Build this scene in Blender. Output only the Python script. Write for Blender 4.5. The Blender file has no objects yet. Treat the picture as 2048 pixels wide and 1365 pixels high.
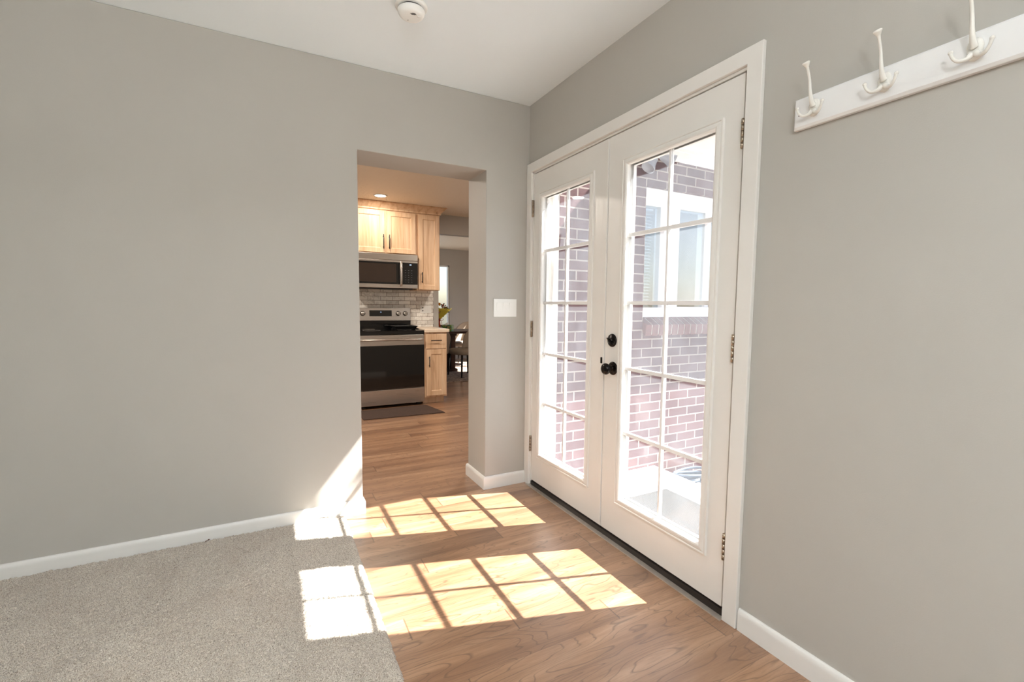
import bpy, bmesh, math, random
import numpy as np
from mathutils import Vector, Matrix
random.seed(7)
SC = bpy.context.scene
COL = SC.collection
PI = math.pi

# ------------------------------------------------------------------ materials
def lin(c):
    return tuple(((v/255)/12.92 if v/255 <= .04045 else ((v/255+.055)/1.055)**2.4) for v in c) + (1,)

class NG:
    def __init__(s, name):
        s.m = bpy.data.materials.new(name); s.m.use_nodes = True
        s.t = s.m.node_tree; s.t.nodes.clear()
        s.out = s.t.nodes.new('ShaderNodeOutputMaterial')
    def n(s, typ, **k):
        nd = s.t.nodes.new(typ)
        for a, b in k.items(): setattr(nd, a, b)
        return nd
    def l(s, a, b): s.t.links.new(a, b)
    def put(s, inp, v):
        if hasattr(v, 'is_output') or isinstance(v, bpy.types.NodeSocket): s.l(v, inp)
        else: inp.default_value = v
    def math(s, op, a, b=0.0, c=None):
        nd = s.n('ShaderNodeMath', operation=op)
        s.put(nd.inputs[0], a); s.put(nd.inputs[1], b)
        if c is not None: s.put(nd.inputs[2], c)
        return nd.outputs[0]
    def mix(s, f, a, b, mode='MIX'):
        nd = s.n('ShaderNodeMix', data_type='RGBA', blend_type=mode)
        s.put(nd.inputs[0], f); s.put(nd.inputs[6], a); s.put(nd.inputs[7], b)
        return nd.outputs[2]
    def xyz(s, x, y, z):
        nd = s.n('ShaderNodeCombineXYZ')
        s.put(nd.inputs[0], x); s.put(nd.inputs[1], y); s.put(nd.inputs[2], z)
        return nd.outputs[0]
    def pos(s):
        g = s.n('ShaderNodeNewGeometry'); x = s.n('ShaderNodeSeparateXYZ'); s.l(g.outputs['Position'], x.inputs[0])
        return x.outputs[0], x.outputs[1], x.outputs[2]
    def obj(s):
        g = s.n('ShaderNodeTexCoord'); return g.outputs['Object']
    def noise(s, vec, scale, detail=2, rough=.5, dist=0):
        nd = s.n('ShaderNodeTexNoise'); s.l(vec, nd.inputs['Vector'])
        nd.inputs['Scale'].default_value = scale; nd.inputs['Detail'].default_value = detail
        nd.inputs['Roughness'].default_value = rough; nd.inputs['Distortion'].default_value = dist
        return nd.outputs[0]
    def ramp(s, v, stops):
        nd = s.n('ShaderNodeValToRGB'); s.put(nd.inputs[0], v)
        r = nd.color_ramp
        r.elements[0].position, r.elements[0].color = stops[0]
        r.elements[1].position, r.elements[1].color = stops[-1]
        for p, c in stops[1:-1]:
            e = r.elements.new(p); e.color = c
        return nd.outputs[0]
    def bump(s, h, dist=.001, strength=.5):
        nd = s.n('ShaderNodeBump'); s.l(h, nd.inputs['Height'])
        nd.inputs['Distance'].default_value = dist; nd.inputs['Strength'].default_value = strength
        return nd.outputs[0]
    def bsdf(s, color, rough=.5, metal=0, normal=None, spec=.5, coat=0, emit=None, estr=0, trans=0):
        b = s.n('ShaderNodeBsdfPrincipled')
        s.put(b.inputs['Base Color'], color); s.put(b.inputs['Roughness'], rough)
        b.inputs['Metallic'].default_value = metal
        b.inputs['Specular IOR Level'].default_value = spec
        b.inputs['Coat Weight'].default_value = coat
        if normal is not None: s.l(normal, b.inputs['Normal'])
        if emit: b.inputs['Emission Color'].default_value = emit; b.inputs['Emission Strength'].default_value = estr
        s.l(b.outputs[0], s.out.inputs[0]); return b

def plain(name, rgb, rough=.5, metal=0, spec=.5, var=.04, nscale=12, bump=0, bscale=200, coat=0):
    g = NG(name); o = g.obj()
    c = lin(rgb); n = g.noise(o, nscale, 3)
    d = tuple(max(0, v*(1-var)) for v in c[:3])+(1,); e = tuple(min(1, v*(1+var)) for v in c[:3])+(1,)
    col = g.ramp(n, [(.3, d), (.7, e)])
    nm = g.bump(g.noise(o, bscale, 2), .0008, bump) if bump else None
    g.bsdf(col, rough, metal, nm, spec, coat)
    return g.m

def emitter(name, rgb, s):
    g = NG(name); e = g.n('ShaderNodeEmission'); e.inputs[0].default_value = lin(rgb); e.inputs[1].default_value = s
    g.l(e.outputs[0], g.out.inputs[0]); return g.m

M = {}
M['wall'] = plain('grey_green_paint', (180,176,169), .55, spec=.35, var=.012, nscale=3, bump=.25, bscale=260)
M['ceiling'] = plain('white_ceiling_paint', (236,243,246), .75, spec=.2, var=.008, nscale=2, bump=.15, bscale=150)
def tex_ceiling():
    g = NG('textured_ceiling_paint'); o = g.obj()
    n = g.noise(o, 22, 4, .6, 1.2); h = g.ramp(n, [(.45, (0,0,0,1)), (.6, (1,1,1,1))])
    g.bsdf(lin((232,222,206)), .5, 0, g.bump(h, .003, .5), .4); return g.m
M['kceiling'] = tex_ceiling()
M['trim'] = plain('ivory_trim_paint', (232,229,224), .35, var=.012, nscale=6, bump=.06, bscale=90)
M['base'] = plain('white_baseboard_paint', (232,230,226), .35, var=.012, nscale=6)
M['white'] = plain('white_gloss_paint', (240,240,240), .28, var=.01)
M['hook'] = plain('white_enamel', (236,233,226), .2, var=.01)
M['plastic'] = plain('white_plastic', (240,240,236), .35, var=.008)
M['dark'] = plain('dark_slot', (25,25,24), .6)
M['bronze'] = plain('dark_bronze', (38,34,32), .22, metal=.85, var=.1)
M['sweep'] = plain('black_bronze_sill', (34,27,23), .4, metal=.2, var=.15)
M['nickel'] = plain('worn_nickel', (175,160,142), .3, metal=1, var=.15, nscale=60)
M['alu'] = plain('aluminium_strip', (205,198,190), .38, metal=.7, var=.06, nscale=40)
M['black'] = plain('black_metal', (18,16,15), .4, metal=.4)
M['blackglass'] = plain('black_glass', (6,6,7), .06, spec=.6)
M['cooktop'] = plain('black_ceramic', (7,7,8), .12, spec=.5)
M['iron'] = plain('black_iron', (14,13,13), .45, spec=.5)
M['mat'] = plain('dark_brown_rubber', (64,46,37), .7, var=.12, nscale=30, bump=.3, bscale=300)
M['counter'] = plain('pale_beige_quartz', (225,205,182), .25, var=.06, nscale=90)
M['sidingwhite'] = plain('white_exterior_paint', (238,238,238), .6, var=.015)
M['beige'] = plain('beige_linen', (190,172,152), .85, var=.05, nscale=300, bump=.3, bscale=600)
M['taupe'] = plain('taupe_linen', (150,136,120), .85, var=.06, nscale=300, bump=.3, bscale=600)
M['espresso'] = plain('espresso_wood', (62,38,29), .3, var=.2, nscale=14)
M['blackwood'] = plain('black_wood', (20,16,15), .35, var=.1)
M['tissue'] = plain('white_tissue', (240,238,232), .9)
M['yellow'] = plain('yellow_wrap', (246,224,84), .4, var=.12, nscale=14)
M['orange'] = plain('orange_ribbon', (222,92,26), .35, var=.25, nscale=20)
M['pink'] = plain('pink_petals', (228,158,140), .7, var=.12, nscale=60)
M['amber'] = plain('amber_petals', (240,165,20), .7, var=.12, nscale=60)
M['leaf'] = plain('dark_leaves', (48,66,32), .6, var=.25, nscale=30)
M['crumb'] = plain('dried_leaf', (96,56,34), .8, var=.2)
M['hose'] = plain('grey_blue_vinyl', (84,96,112), .3, var=.12, nscale=8)
M['bucket'] = plain('pale_grey_plastic', (120,124,130), .4)
M['flood'] = plain('grey_lamp_paint', (158,162,168), .4)
M['bulb'] = emitter('recessed_lamp_glow', (255,236,205), 14)
M['fillglow'] = emitter('fill_lamp_glow', (255,246,232), 4)  # glow of the added ceiling fill lamp
M['display'] = emitter('clock_digits', (190,220,255), 1.5)

def steel():
    g = NG('brushed_stainless_steel'); o = g.obj()
    s = g.n('ShaderNodeSeparateXYZ'); g.l(o, s.inputs[0])
    v = g.xyz(g.math('MULTIPLY', s.outputs[0], 3), g.math('MULTIPLY', s.outputs[1], 30), g.math('MULTIPLY', s.outputs[2], 400))
    n = g.noise(v, 1, 3)
    g.bsdf(g.ramp(n, [(.3, lin((186,178,170))), (.7, lin((196,188,180)))]), g.ramp(n, [(.3, (.27,)*3+(1,)), (.7, (.33,)*3+(1,))]), 1)
    return g.m
M['steel'] = steel()

def alder():
    g = NG('knotty_alder_wood'); o = g.obj()
    s = g.n('ShaderNodeSeparateXYZ'); g.l(o, s.inputs[0]); x, y, z = s.outputs
    gv = g.xyz(g.math('MULTIPLY', x, 16), g.math('MULTIPLY', y, 16), g.math('MULTIPLY', z, 1.5))
    a = g.noise(gv, 1.2, 4, .55, .6)
    gv2 = g.xyz(g.math('MULTIPLY', x, 120), g.math('MULTIPLY', y, 120), g.math('MULTIPLY', z, 5))
    b = g.noise(gv2, 1, 2)
    c1 = g.ramp(a, [(.3, lin((190,152,118))), (.5, lin((216,182,148))), (.72, lin((228,200,168)))])
    c2 = g.mix(g.math('MULTIPLY', b, .25), c1, lin((178,132,92)))
    vo = g.n('ShaderNodeTexVoronoi'); g.l(g.xyz(g.math('MULTIPLY', x, 7), g.math('MULTIPLY', y, 7), g.math('MULTIPLY', z, 4)), vo.inputs['Vector'])
    vo.inputs['Scale'].default_value = 1
    k = g.ramp(vo.outputs['Distance'], [(.03, (1,1,1,1)), (.075, (0,0,0,1))])
    c3 = g.mix(g.math('MULTIPLY', k, .75), c2, lin((86,48,26)))
    g.bsdf(c3, .42, 0, None, .4); return g.m
M['alder'] = alder()

def wood_floor():
    g = NG('hickory_plank_floor'); x, y, z = g.pos()
    W = .127
    yy = g.math('DIVIDE', g.math('ADD', y, 1.393+W*40), W)
    row = g.math('FLOOR', yy); fy = g.math('FRACT', yy)
    wn = g.n('ShaderNodeTexWhiteNoise', noise_dimensions='1D'); g.l(row, wn.inputs['W'])
    xo = g.math('ADD', g.math('MULTIPLY', wn.outputs[0], 7.3), 20)
    xx = g.math('DIVIDE', g.math('ADD', x, xo), 1.15)
    cx = g.math('FLOOR', xx); fx = g.math('FRACT', xx)
    idv = g.math('ADD', g.math('MULTIPLY', row, 3.17), g.math('MULTIPLY', cx, 11.7))
    w2 = g.n('ShaderNodeTexWhiteNoise', noise_dimensions='1D'); g.l(idv, w2.inputs['W'])
    pid = w2.outputs[0]
    off = g.math('MULTIPLY', pid, 60)
    # cathedral contour figure: iso-lines of a stretched noise field
    v = g.xyz(g.math('ADD', g.math('MULTIPLY', x, 1.25), off), g.math('MULTIPLY', y, 7.5), off)
    f = g.noise(v, 1.0, 2.6, .42, .25)
    fr = g.math('FRACT', g.math('MULTIPLY', f, 24))
    line = g.ramp(fr, [(0, (0,0,0,1)), (.80, (0,0,0,1)), (.93, (1,1,1,1)), (1, (.15,.15,.15,1))])
    # fine pores along the grain
    v2 = g.xyz(g.math('MULTIPLY', x, 14), g.math('MULTIPLY', y, 190), off)
    pores = g.noise(v2, 1, 3, .6)
    v3 = g.xyz(g.math('ADD', g.math('MULTIPLY', x, 1.2), off), g.math('MULTIPLY', y, 14), off)
    streak = g.noise(v3, 1, 4, .6, .4)
    base = g.ramp(streak, [(.28, lin((130,96,71))), (.5, lin((165,130,103))), (.75, lin((193,162,136)))])
    tint = g.ramp(pid, [(0, lin((212,200,190))), (.5, lin((240,228,215))), (1, lin((255,248,238)))])
    c = g.mix(1.0, base, tint, 'MULTIPLY')
    c = g.mix(g.math('MULTIPLY', g.math('MULTIPLY', line, .72), g.ramp(pores, [(.3, (.5,)*3+(1,)), (.6, (1,)*3+(1,))])), c, lin((74,46,28)))
    c = g.mix(g.math('MULTIPLY', g.ramp(pores, [(.35, (1,1,1,1)), (.5, (0,0,0,1))]), .25), c, lin((96,62,40)))
    ey = g.math('ABSOLUTE', g.math('SUBTRACT', fy, .5)); ex = g.math('ABSOLUTE', g.math('SUBTRACT', fx, .5))
    sy = g.ramp(ey, [(.490, (0,0,0,1)), (.497, (1,1,1,1))]); sx = g.ramp(ex, [(.4988, (0,0,0,1)), (.4993, (1,1,1,1))])
    seam = g.math('MAXIMUM', g.math('MULTIPLY', sy, .45), sx)
    c = g.mix(g.math('MULTIPLY', seam, .75), c, lin((60,38,24)))
    h = g.math('SUBTRACT', g.math('MULTIPLY', g.math('SUBTRACT', 1.0, line), .35), seam)
    r = g.ramp(streak, [(.2, (.40,)*3+(1,)), (.8, (.28,)*3+(1,))])
    b = g.bsdf(c, r, 0, g.bump(h, .0006, .5), .9, .6); b.inputs['Coat Roughness'].default_value = .3; return g.m
M['floor'] = wood_floor()

def carpet():
    g = NG('beige_cut_pile'); x, y, z = g.pos(); v = g.xyz(x, y, z)
    n = g.noise(v, 330, 2, .6); big = g.noise(v, 3.2, 3, .5, .8); mid = g.noise(v, 60, 2)
    c = g.ramp(n, [(.32, lin((120,108,96))), (.48, lin((196,184,169))), (.66, lin((236,227,214)))])
    c = g.mix(g.math('MULTIPLY', g.ramp(big, [(.42, (1,1,1,1)), (.6, (0,0,0,1))]), .16), c, lin((150,130,112)))
    b = g.bsdf(c, .95, 0, g.bump(g.math('ADD', n, g.math('MULTIPLY', mid, .6)), .004, .6), .1)
    b.inputs['Sheen Weight'].default_value = .25
    return g.m
M['carpet'] = carpet()

def brick():
    g = NG('red_brown_brickwork'); x, y, z = g.pos()
    bt = g.n('ShaderNodeTexBrick'); g.l(g.xyz(g.math('SUBTRACT', x, .0145), g.math('ADD', z, .0085), 0), bt.inputs['Vector'])
    bt.offset = .5; bt.inputs['Scale'].default_value = 1
    bt.inputs['Brick Width'].default_value = .2045; bt.inputs['Row Height'].default_value = .0697
    bt.inputs['Mortar Size'].default_value = .0055; bt.inputs['Mortar Smooth'].default_value = .15
    bt.inputs['Color1'].default_value = lin((80,54,56)); bt.inputs['Color2'].default_value = lin((100,70,70))
    bt.inputs['Mortar'].default_value = lin((160,150,142)); bt.inputs['Bias'].default_value = -.1
    n = g.noise(g.xyz(x, y, z), 260, 3, .6)
    c = g.mix(g.math('MULTIPLY', n, .35), bt.outputs[0], lin((92,70,70)))
    h = g.math('ADD', g.math('MULTIPLY', g.math('SUBTRACT', 1.0, bt.outputs['Fac']), 1.0), g.math('MULTIPLY', n, .35))
    g.bsdf(c, .9, 0, g.bump(h, .006, .7), .2); return g.m
M['brick'] = brick()
M['rowlock'] = plain('rowlock_brick', (104,68,64), .9, var=.15, nscale=40, bump=.6, bscale=200)
M['mortar'] = plain('pale_mortar', (160,152,144), .95, var=.05)

def tile():
    g = NG('marble_subway_tile'); x, y, z = g.pos()
    bt = g.n('ShaderNodeTexBrick'); g.l(g.xyz(g.math('ADD', x, .04), g.math('ADD', z, -.003), 0), bt.inputs['Vector'])
    bt.offset = .5; bt.inputs['Scale'].default_value = 1
    bt.inputs['Brick Width'].default_value = .156; bt.inputs['Row Height'].default_value = .0525
    bt.inputs['Mortar Size'].default_value = .0024; bt.inputs['Mortar Smooth'].default_value = .1
    bt.inputs['Color1'].default_value = lin((186,178,168)); bt.inputs['Color2'].default_value = lin((244,240,232))
    bt.inputs['Mortar'].default_value = lin((140,126,110)); bt.inputs['Bias'].default_value = .35
    n = g.noise(g.xyz(x, y, z), 18, 5, .65, 1.5)
    c = g.mix(g.ramp(n, [(.5, (0,0,0,1)), (.62, (.3,.3,.3,1))]), bt.outputs[0], lin((120,108,96)))
    g.bsdf(c, .25, 0, g.bump(g.math('SUBTRACT', 1.0, bt.outputs['Fac']), .002, .5), .5); return g.m
M['tile'] = tile()

def concrete(name, rgb):
    g = NG(name); x, y, z = g.pos(); v = g.xyz(x, y, z)
    n = g.noise(v, 6, 5, .6); c = lin(rgb)
    g.bsdf(g.ramp(n, [(.3, tuple(q*.9 for q in c[:3])+(1,)), (.7, c)]), .9, 0, g.bump(g.noise(v, 120, 3), .002, .4), .2); return g.m
M['concrete'] = concrete('pale_concrete', (214,210,204))
M['ground'] = concrete('grey_paving', (128,124,118))

def mesh_mat():
    g = NG('woven_grey_doormat'); x, y, z = g.pos()
    a = g.math('ABSOLUTE', g.math('SINE', g.math('MULTIPLY', x, 260))); b = g.math('ABSOLUTE', g.math('SINE', g.math('MULTIPLY', y, 260)))
    m = g.math('MAXIMUM', g.math('POWER', a, 6), g.math('POWER', b, 6))
    g.bsdf(g.mix(m, lin((70,68,65)), lin((44,43,41))), .9, 0, g.bump(m, .002, .5), .2); return g.m
M['doormat'] = mesh_mat()

def rugm():
    g = NG('woven_patterned_rug'); x, y, z = g.pos(); v = g.xyz(g.math('MULTIPLY', x, .8), y, z)
    n = g.noise(v, 16, 5, .7, 1.5); n2 = g.noise(v, 70, 2)
    c = g.ramp(n, [(.3, lin((46,44,58))), (.45, lin((110,92,84))), (.55, lin((170,150,132))), (.68, lin((92,70,66)))])
    c = g.mix(g.math('MULTIPLY', n2, .4), c, lin((150,134,120)))
    g.bsdf(c, .95, 0, g.bump(n2, .003, .5), .1); return g.m
M['rug'] = rugm()

def boxprint():
    g = NG('leafy_green_print'); o = g.obj()
    vo = g.n('ShaderNodeTexVoronoi'); g.l(o, vo.inputs['Vector']); vo.inputs['Scale'].default_value = 45
    s = g.n('ShaderNodeSeparateColor'); g.l(vo.outputs['Color'], s.inputs[0])
    c = g.ramp(s.outputs[0], [(.0, lin((50,76,34))), (.3, lin((110,160,66))), (.5, lin((40,58,110))), (.65, lin((150,190,80))), (.9, lin((200,150,110)))])
    g.bsdf(c, .5); return g.m
M['boxprint'] = boxprint()

def glass(name, haze=.0, tint=(1,1,1,1), refl=1.0):
    g = NG(name)
    tr = g.n('ShaderNodeBsdfTransparent'); tr.inputs[0].default_value = tint
    gl = g.n('ShaderNodeBsdfGlossy'); gl.inputs['Roughness'].default_value = .01
    lw = g.n('ShaderNodeLayerWeight'); lw.inputs['Blend'].default_value = .5
    fres = g.math('MULTIPLY_ADD', g.math('POWER', lw.outputs['Facing'], 5.0), .96, .03)
    mx = g.n('ShaderNodeMixShader')
    g.l(g.math('MULTIPLY', fres, refl), mx.inputs[0]); g.l(tr.outputs[0], mx.inputs[1]); g.l(gl.outputs[0], mx.inputs[2])
    last = mx.outputs[0]
    if haze:
        # thin film of dust on the panes, brighter where the film is thicker
        tl = g.n('ShaderNodeBsdfTranslucent'); tl.inputs[0].default_value = (.86,.93,1,1)
        x, y, z = g.pos(); n = g.noise(g.xyz(x, g.math('MULTIPLY', y, 2), z), 3.5, 4, .6)
        m2 = g.n('ShaderNodeMixShader'); g.l(g.ramp(n, [(.3, (haze*.75,)*3+(1,)), (.7, (haze*1.3,)*3+(1,))]), m2.inputs[0])
        g.l(last, m2.inputs[1]); g.l(tl.outputs[0], m2.inputs[2]); last = m2.outputs[0]
    g.l(last, g.out.inputs[0]); return g.m
M['glass'] = glass('dusty_door_glass', .028)
M['wglass'] = glass('window_glass', .03, (.80,.86,.90,1), 4)
M['clear'] = glass('clear_window_glass', 0)

# ------------------------------------------------------------------ mesh helpers
class MB:
    def __init__(s): s.v = []; s.f = []; s.smooth = []
    def add(s, vs, fs, sm=False):
        o = len(s.v); s.v += [tuple(p) for p in vs]; s.f += [tuple(i+o for i in f) for f in fs]; s.smooth += [sm]*len(fs); return s
    def box(s, a, b, rot=0, c=None):
        x0, y0, z0 = a; x1, y1, z1 = b
        x0, x1 = min(x0,x1), max(x0,x1); y0, y1 = min(y0,y1), max(y0,y1); z0, z1 = min(z0,z1), max(z0,z1)
        vs = [(x0,y0,z0),(x1,y0,z0),(x1,y1,z0),(x0,y1,z0),(x0,y0,z1),(x1,y0,z1),(x1,y1,z1),(x0,y1,z1)]
        if rot:
            cx, cy = c if c else ((x0+x1)/2, (y0+y1)/2)
            vs = [(cx+(p[0]-cx)*math.cos(rot)-(p[1]-cy)*math.sin(rot), cy+(p[0]-cx)*math.sin(rot)+(p[1]-cy)*math.cos(rot), p[2]) for p in vs]
        return s.add(vs, [(0,3,2,1),(4,5,6,7),(0,1,5,4),(1,2,6,5),(2,3,7,6),(3,0,4,7)])
    def tube(s, pts, rad, n=12, cap=True):
        pts = [Vector(p) for p in pts]; rs = rad if isinstance(rad, list) else [rad]*len(pts)
        vs = []; prev = None
        for i, p in enumerate(pts):
            t = (pts[min(i+1, len(pts)-1)]-pts[max(i-1, 0)]).normalized()
            if prev is None:
                a = Vector((0,0,1)) if abs(t.z) < .9 else Vector((1,0,0)); u = t.cross(a).normalized()
            else:
                u = (prev-t*prev.dot(t)).normalized()
            prev = u; w = t.cross(u)
            r = rs[i]; ru, rw = r if isinstance(r, tuple) else (r, r)
            for k in range(n):
                an = 2*PI*k/n; vs.append(p+u*math.cos(an)*ru+w*math.sin(an)*rw)
        fs = [(i*n+k, i*n+(k+1)%n, (i+1)*n+(k+1)%n, (i+1)*n+k) for i in range(len(pts)-1) for k in range(n)]
        s.add(vs, fs, True)
        if cap: s.add([vs[k] for k in range(n)], [tuple(reversed(range(n)))]); s.add([vs[-n+k] for k in range(n)], [tuple(range(n))])
        return s
    def lathe(s, prof, origin=(0,0,0), axis=(0,0,1), n=32, cap=True):
        ax = Vector(axis).normalized(); a = Vector((0,0,1)) if abs(ax.z) < .9 else Vector((1,0,0))
        u = ax.cross(a).normalized(); w = ax.cross(u); o = Vector(origin)
        vs = [o+ax*h+(u*math.cos(2*PI*k/n)+w*math.sin(2*PI*k/n))*r for r, h in prof for k in range(n)]
        m = len(prof)
        s.add(vs, [(i*n+k, i*n+(k+1)%n, (i+1)*n+(k+1)%n, (i+1)*n+k) for i in range(m-1) for k in range(n)], True)
        if cap:
            s.add(vs[:n], [tuple(reversed(range(n)))]); s.add(vs[-n:], [tuple(range(n))])
        return s
    def prism(s, prof, axis, a, b):
        """prof: 2-D points in the plane across the axis ('x': (y,z); 'y': (x,z); 'z': (x,y))"""
        def P(p, t):
            return {'x': (t, p[0], p[1]), 'y': (p[0], t, p[1]), 'z': (p[0], p[1], t)}[axis]
        n = len(prof); vs = [P(p, a) for p in prof]+[P(p, b) for p in prof]
        return s.add(vs, [tuple(range(n)), tuple(reversed(range(n, 2*n)))]+[(i, n+i, n+(i+1)%n, (i+1)%n) for i in range(n)])
    def ball(s, c, r, seg=12, ring=8, sc=(1,1,1)):
        vs = []; fs = []
        for i in range(ring+1):
            th = PI*i/ring
            for k in range(seg):
                ph = 2*PI*k/seg; vs.append((c[0]+r*sc[0]*math.sin(th)*math.cos(ph), c[1]+r*sc[1]*math.sin(th)*math.sin(ph), c[2]+r*sc[2]*math.cos(th)))
        for i in range(ring):
            for k in range(seg): fs.append((i*seg+k, (i+1)*seg+k, (i+1)*seg+(k+1)%seg, i*seg+(k+1)%seg))
        return s.add(vs, fs, True)
    def build(s, name, mat, parent=None, bevel=0, seg=2, origin=None, fix=True):
        me = bpy.data.meshes.new(name)
        o3 = Vector(origin) if origin is not None else Vector((0,0,0))
        if parent is not None and origin is None: o3 = parent_world(parent)
        me.from_pydata([tuple(Vector(p)-o3) for p in s.v], [], s.f)
        me.polygons.foreach_set('use_smooth', s.smooth)
        bm = bmesh.new(); bm.from_mesh(me)
        bmesh.ops.remove_doubles(bm, verts=bm.verts, dist=1e-6)
        if fix: bmesh.ops.recalc_face_normals(bm, faces=bm.faces)
        bm.to_mesh(me); bm.free()
        if isinstance(mat, str): mat = M[mat]
        me.materials.append(mat); me.update()
        ob = bpy.data.objects.new(name, me); COL.objects.link(ob)
        if parent is not None:
            ob.parent = parent; ob.location = o3-parent_world(parent)
        else: ob.location = o3
        if bevel:
            md = ob.modifiers.new('bevel', 'BEVEL'); md.width = bevel; md.segments = seg; md.limit_method = 'ANGLE'; md.angle_limit = math.radians(50)
            md.harden_normals = False
        return ob
def parent_world(o):
    p = Vector(o.location)
    while o.parent is not None: o = o.parent; p += Vector(o.location)
    return p
def box(a, b): return MB().box(a, b)
def tag(o, label=None, cat=None, group=None, kind=None):
    if label: o['label'] = label
    if cat: o['category'] = cat
    if group: o['group'] = group
    if kind: o['kind'] = kind
    return o
def thing(name, loc, label, cat, group=None):
    o = bpy.data.objects.new(name, None); COL.objects.link(o); o.location = loc; o.empty_display_size = .05
    return tag(o, label, cat, group)
def struct(name, mb, mat, label, cat, bevel=0):
    return tag(mb.build(name, mat, bevel=bevel), label, cat, None, 'structure')

# ------------------------------------------------------------------ measured room
H = 2.51; XO0, XO1, ZO, T = -1.0893, -.3107, 2.0605, .29
YD0, YM, YD1, ZS, ZD = -.072, -.8135, -1.5635, .038, 2.058
XL, YB = -3.6, -4.2

# floor of planks through the hall, kitchen and dining room
struct('floor', box((XL,YB,-.06),(0,0,0)).box((XL,0,-.06),(3.0,7.0,0)), 'floor', 'brown wood plank floor with swirling grain by the glass doors and through the kitchen', 'floor')
# far wall with the opening
struct('wall_far', MB().prism([(XL,0),(XO0,0),(XO0,ZO),(XO1,ZO),(XO1,0),(.18,0),(.18,H),(XL,H)], 'y', 0, T),
       'wall', 'grey green wall with the square opening to the kitchen', 'wall', bevel=.004)
struct('wall_right', box((0,YB,0),(.18,-1.60,H)).box((0,-1.60,2.09),(.18,0,H)), 'wall', 'grey wall around the white glass double doors and under the hook rail', 'wall')
struct('wall_left', box((XL-.12,YB,0),(XL,T,H)), 'wall', 'grey wall on the left side of the carpeted room', 'wall')
struct('wall_back', box((XL,YB-.12,0),(.18,YB,H)), 'wall', 'grey wall behind the viewer', 'wall')
struct('ceiling', box((XL-.12,YB-.12,H),(.18,.0,H+.12)).box((XL-.12,0,H),(.18,T,H+.12)), 'ceiling', 'cream ceiling with the smoke detector', 'ceiling')
struct('ceiling', box((-2.7,T,2.43),(3.1,7.1,2.55)), 'kceiling', 'textured warm ceiling over the kitchen and dining room', 'ceiling')
# kitchen / dining shell
struct('wall_kitchen', box((-2.6,3.35,0),(.509,3.47,2.43)).box((.509,3.35,2.174),(3.0,3.47,2.43)), 'wall', 'grey kitchen wall and header behind range and cabinets', 'wall')
struct('wall_kitchen_left', box((-2.7,T,0),(-2.6,7.0,2.43)), 'wall', 'grey wall at the left end of the kitchen', 'wall')
WX0, WX1, WZ0, WZ1 = .8, 2.0, .55, 2.08
struct('wall_dining', box((-2.6,7.0,0),(WX0,7.1,2.43)).box((WX0,7.0,0),(WX1,7.1,WZ0)).box((WX0,7.0,WZ1),(WX1,7.1,2.43)).box((WX1,7.0,0),(3.1,7.1,2.43)),
       'wall', 'dark green grey wall with a bright window at the back of the dining room', 'wall')
struct('wall_dining_right', box((3.0,T,0),(3.1,4.5,2.43)).box((3.0,4.5,2.05),(3.1,6.1,2.43)).box((3.0,6.1,0),(3.1,7.0,2.43)), 'wall', 'grey wall on the right side of the dining room', 'wall')

# baseboards: rounded-top profile
BH = .083
def base_prof(flip=1):
    pts = [(0,0),(.014,0),(.014,BH-.022)]
    for k in range(1, 7):
        a = k/6*PI/2; pts.append((.014-.011*(1-math.cos(a)), BH-.022+.022*math.sin(a)))
    return pts+[(0,BH)]
def baseboard(name, axis, at, sgn, a, b, label):
    mb = MB().prism([(at+sgn*p[0], p[1]) for p in base_prof()], axis, a, b)
    return tag(mb.build(name, 'base'), label, 'baseboard', None, 'structure')
def base_run(name, pts, label):
    """mitred baseboard along a 2-D path, room on the right-hand side"""
    pr = base_prof(); n = len(pr); P = [Vector((p[0], p[1])) for p in pts]; vs = []
    for i, p in enumerate(P):
        d0 = (P[i]-P[i-1]).normalized() if i else None; d1 = (P[i+1]-P[i]).normalized() if i < len(P)-1 else None
        n0 = Vector((d0.y, -d0.x)) if d0 else None; n1 = Vector((d1.y, -d1.x)) if d1 else None
        if n0 and n1: m = (n0+n1); m = m/ (m.dot(n0))
        else: m = n0 or n1
        for q in pr: vs.append((p.x+m.x*q[0], p.y+m.y*q[0], q[1]))
    fs = [(i*n+k, i*n+(k+1)%n, (i+1)*n+(k+1)%n, (i+1)*n+k) for i in range(len(P)-1) for k in range(n)]
    fs += [tuple(range(n)), tuple(reversed(range((len(P)-1)*n, len(P)*n)))]
    return tag(MB().add(vs, fs).build(name, 'base'), label, 'baseboard', None, 'structure')
base_run('baseboard_far', [(XL,0),(XO0,0),(XO0,T),(-2.6,T)], 'white baseboard along the far wall left of the opening above the carpet')
base_run('baseboard_corner', [(.16,T),(XO1,T),(XO1,0),(-.003,0)], 'white baseboard wrapping the short wall between opening and glass doors')
base_run('baseboard_right', [(0,-1.642),(0,YB)], 'white baseboard along the right wall beside the door casing')
base_run('baseboard_left', [(XL,YB),(XL,0)], 'white baseboard along the left wall of the carpeted room')

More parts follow.
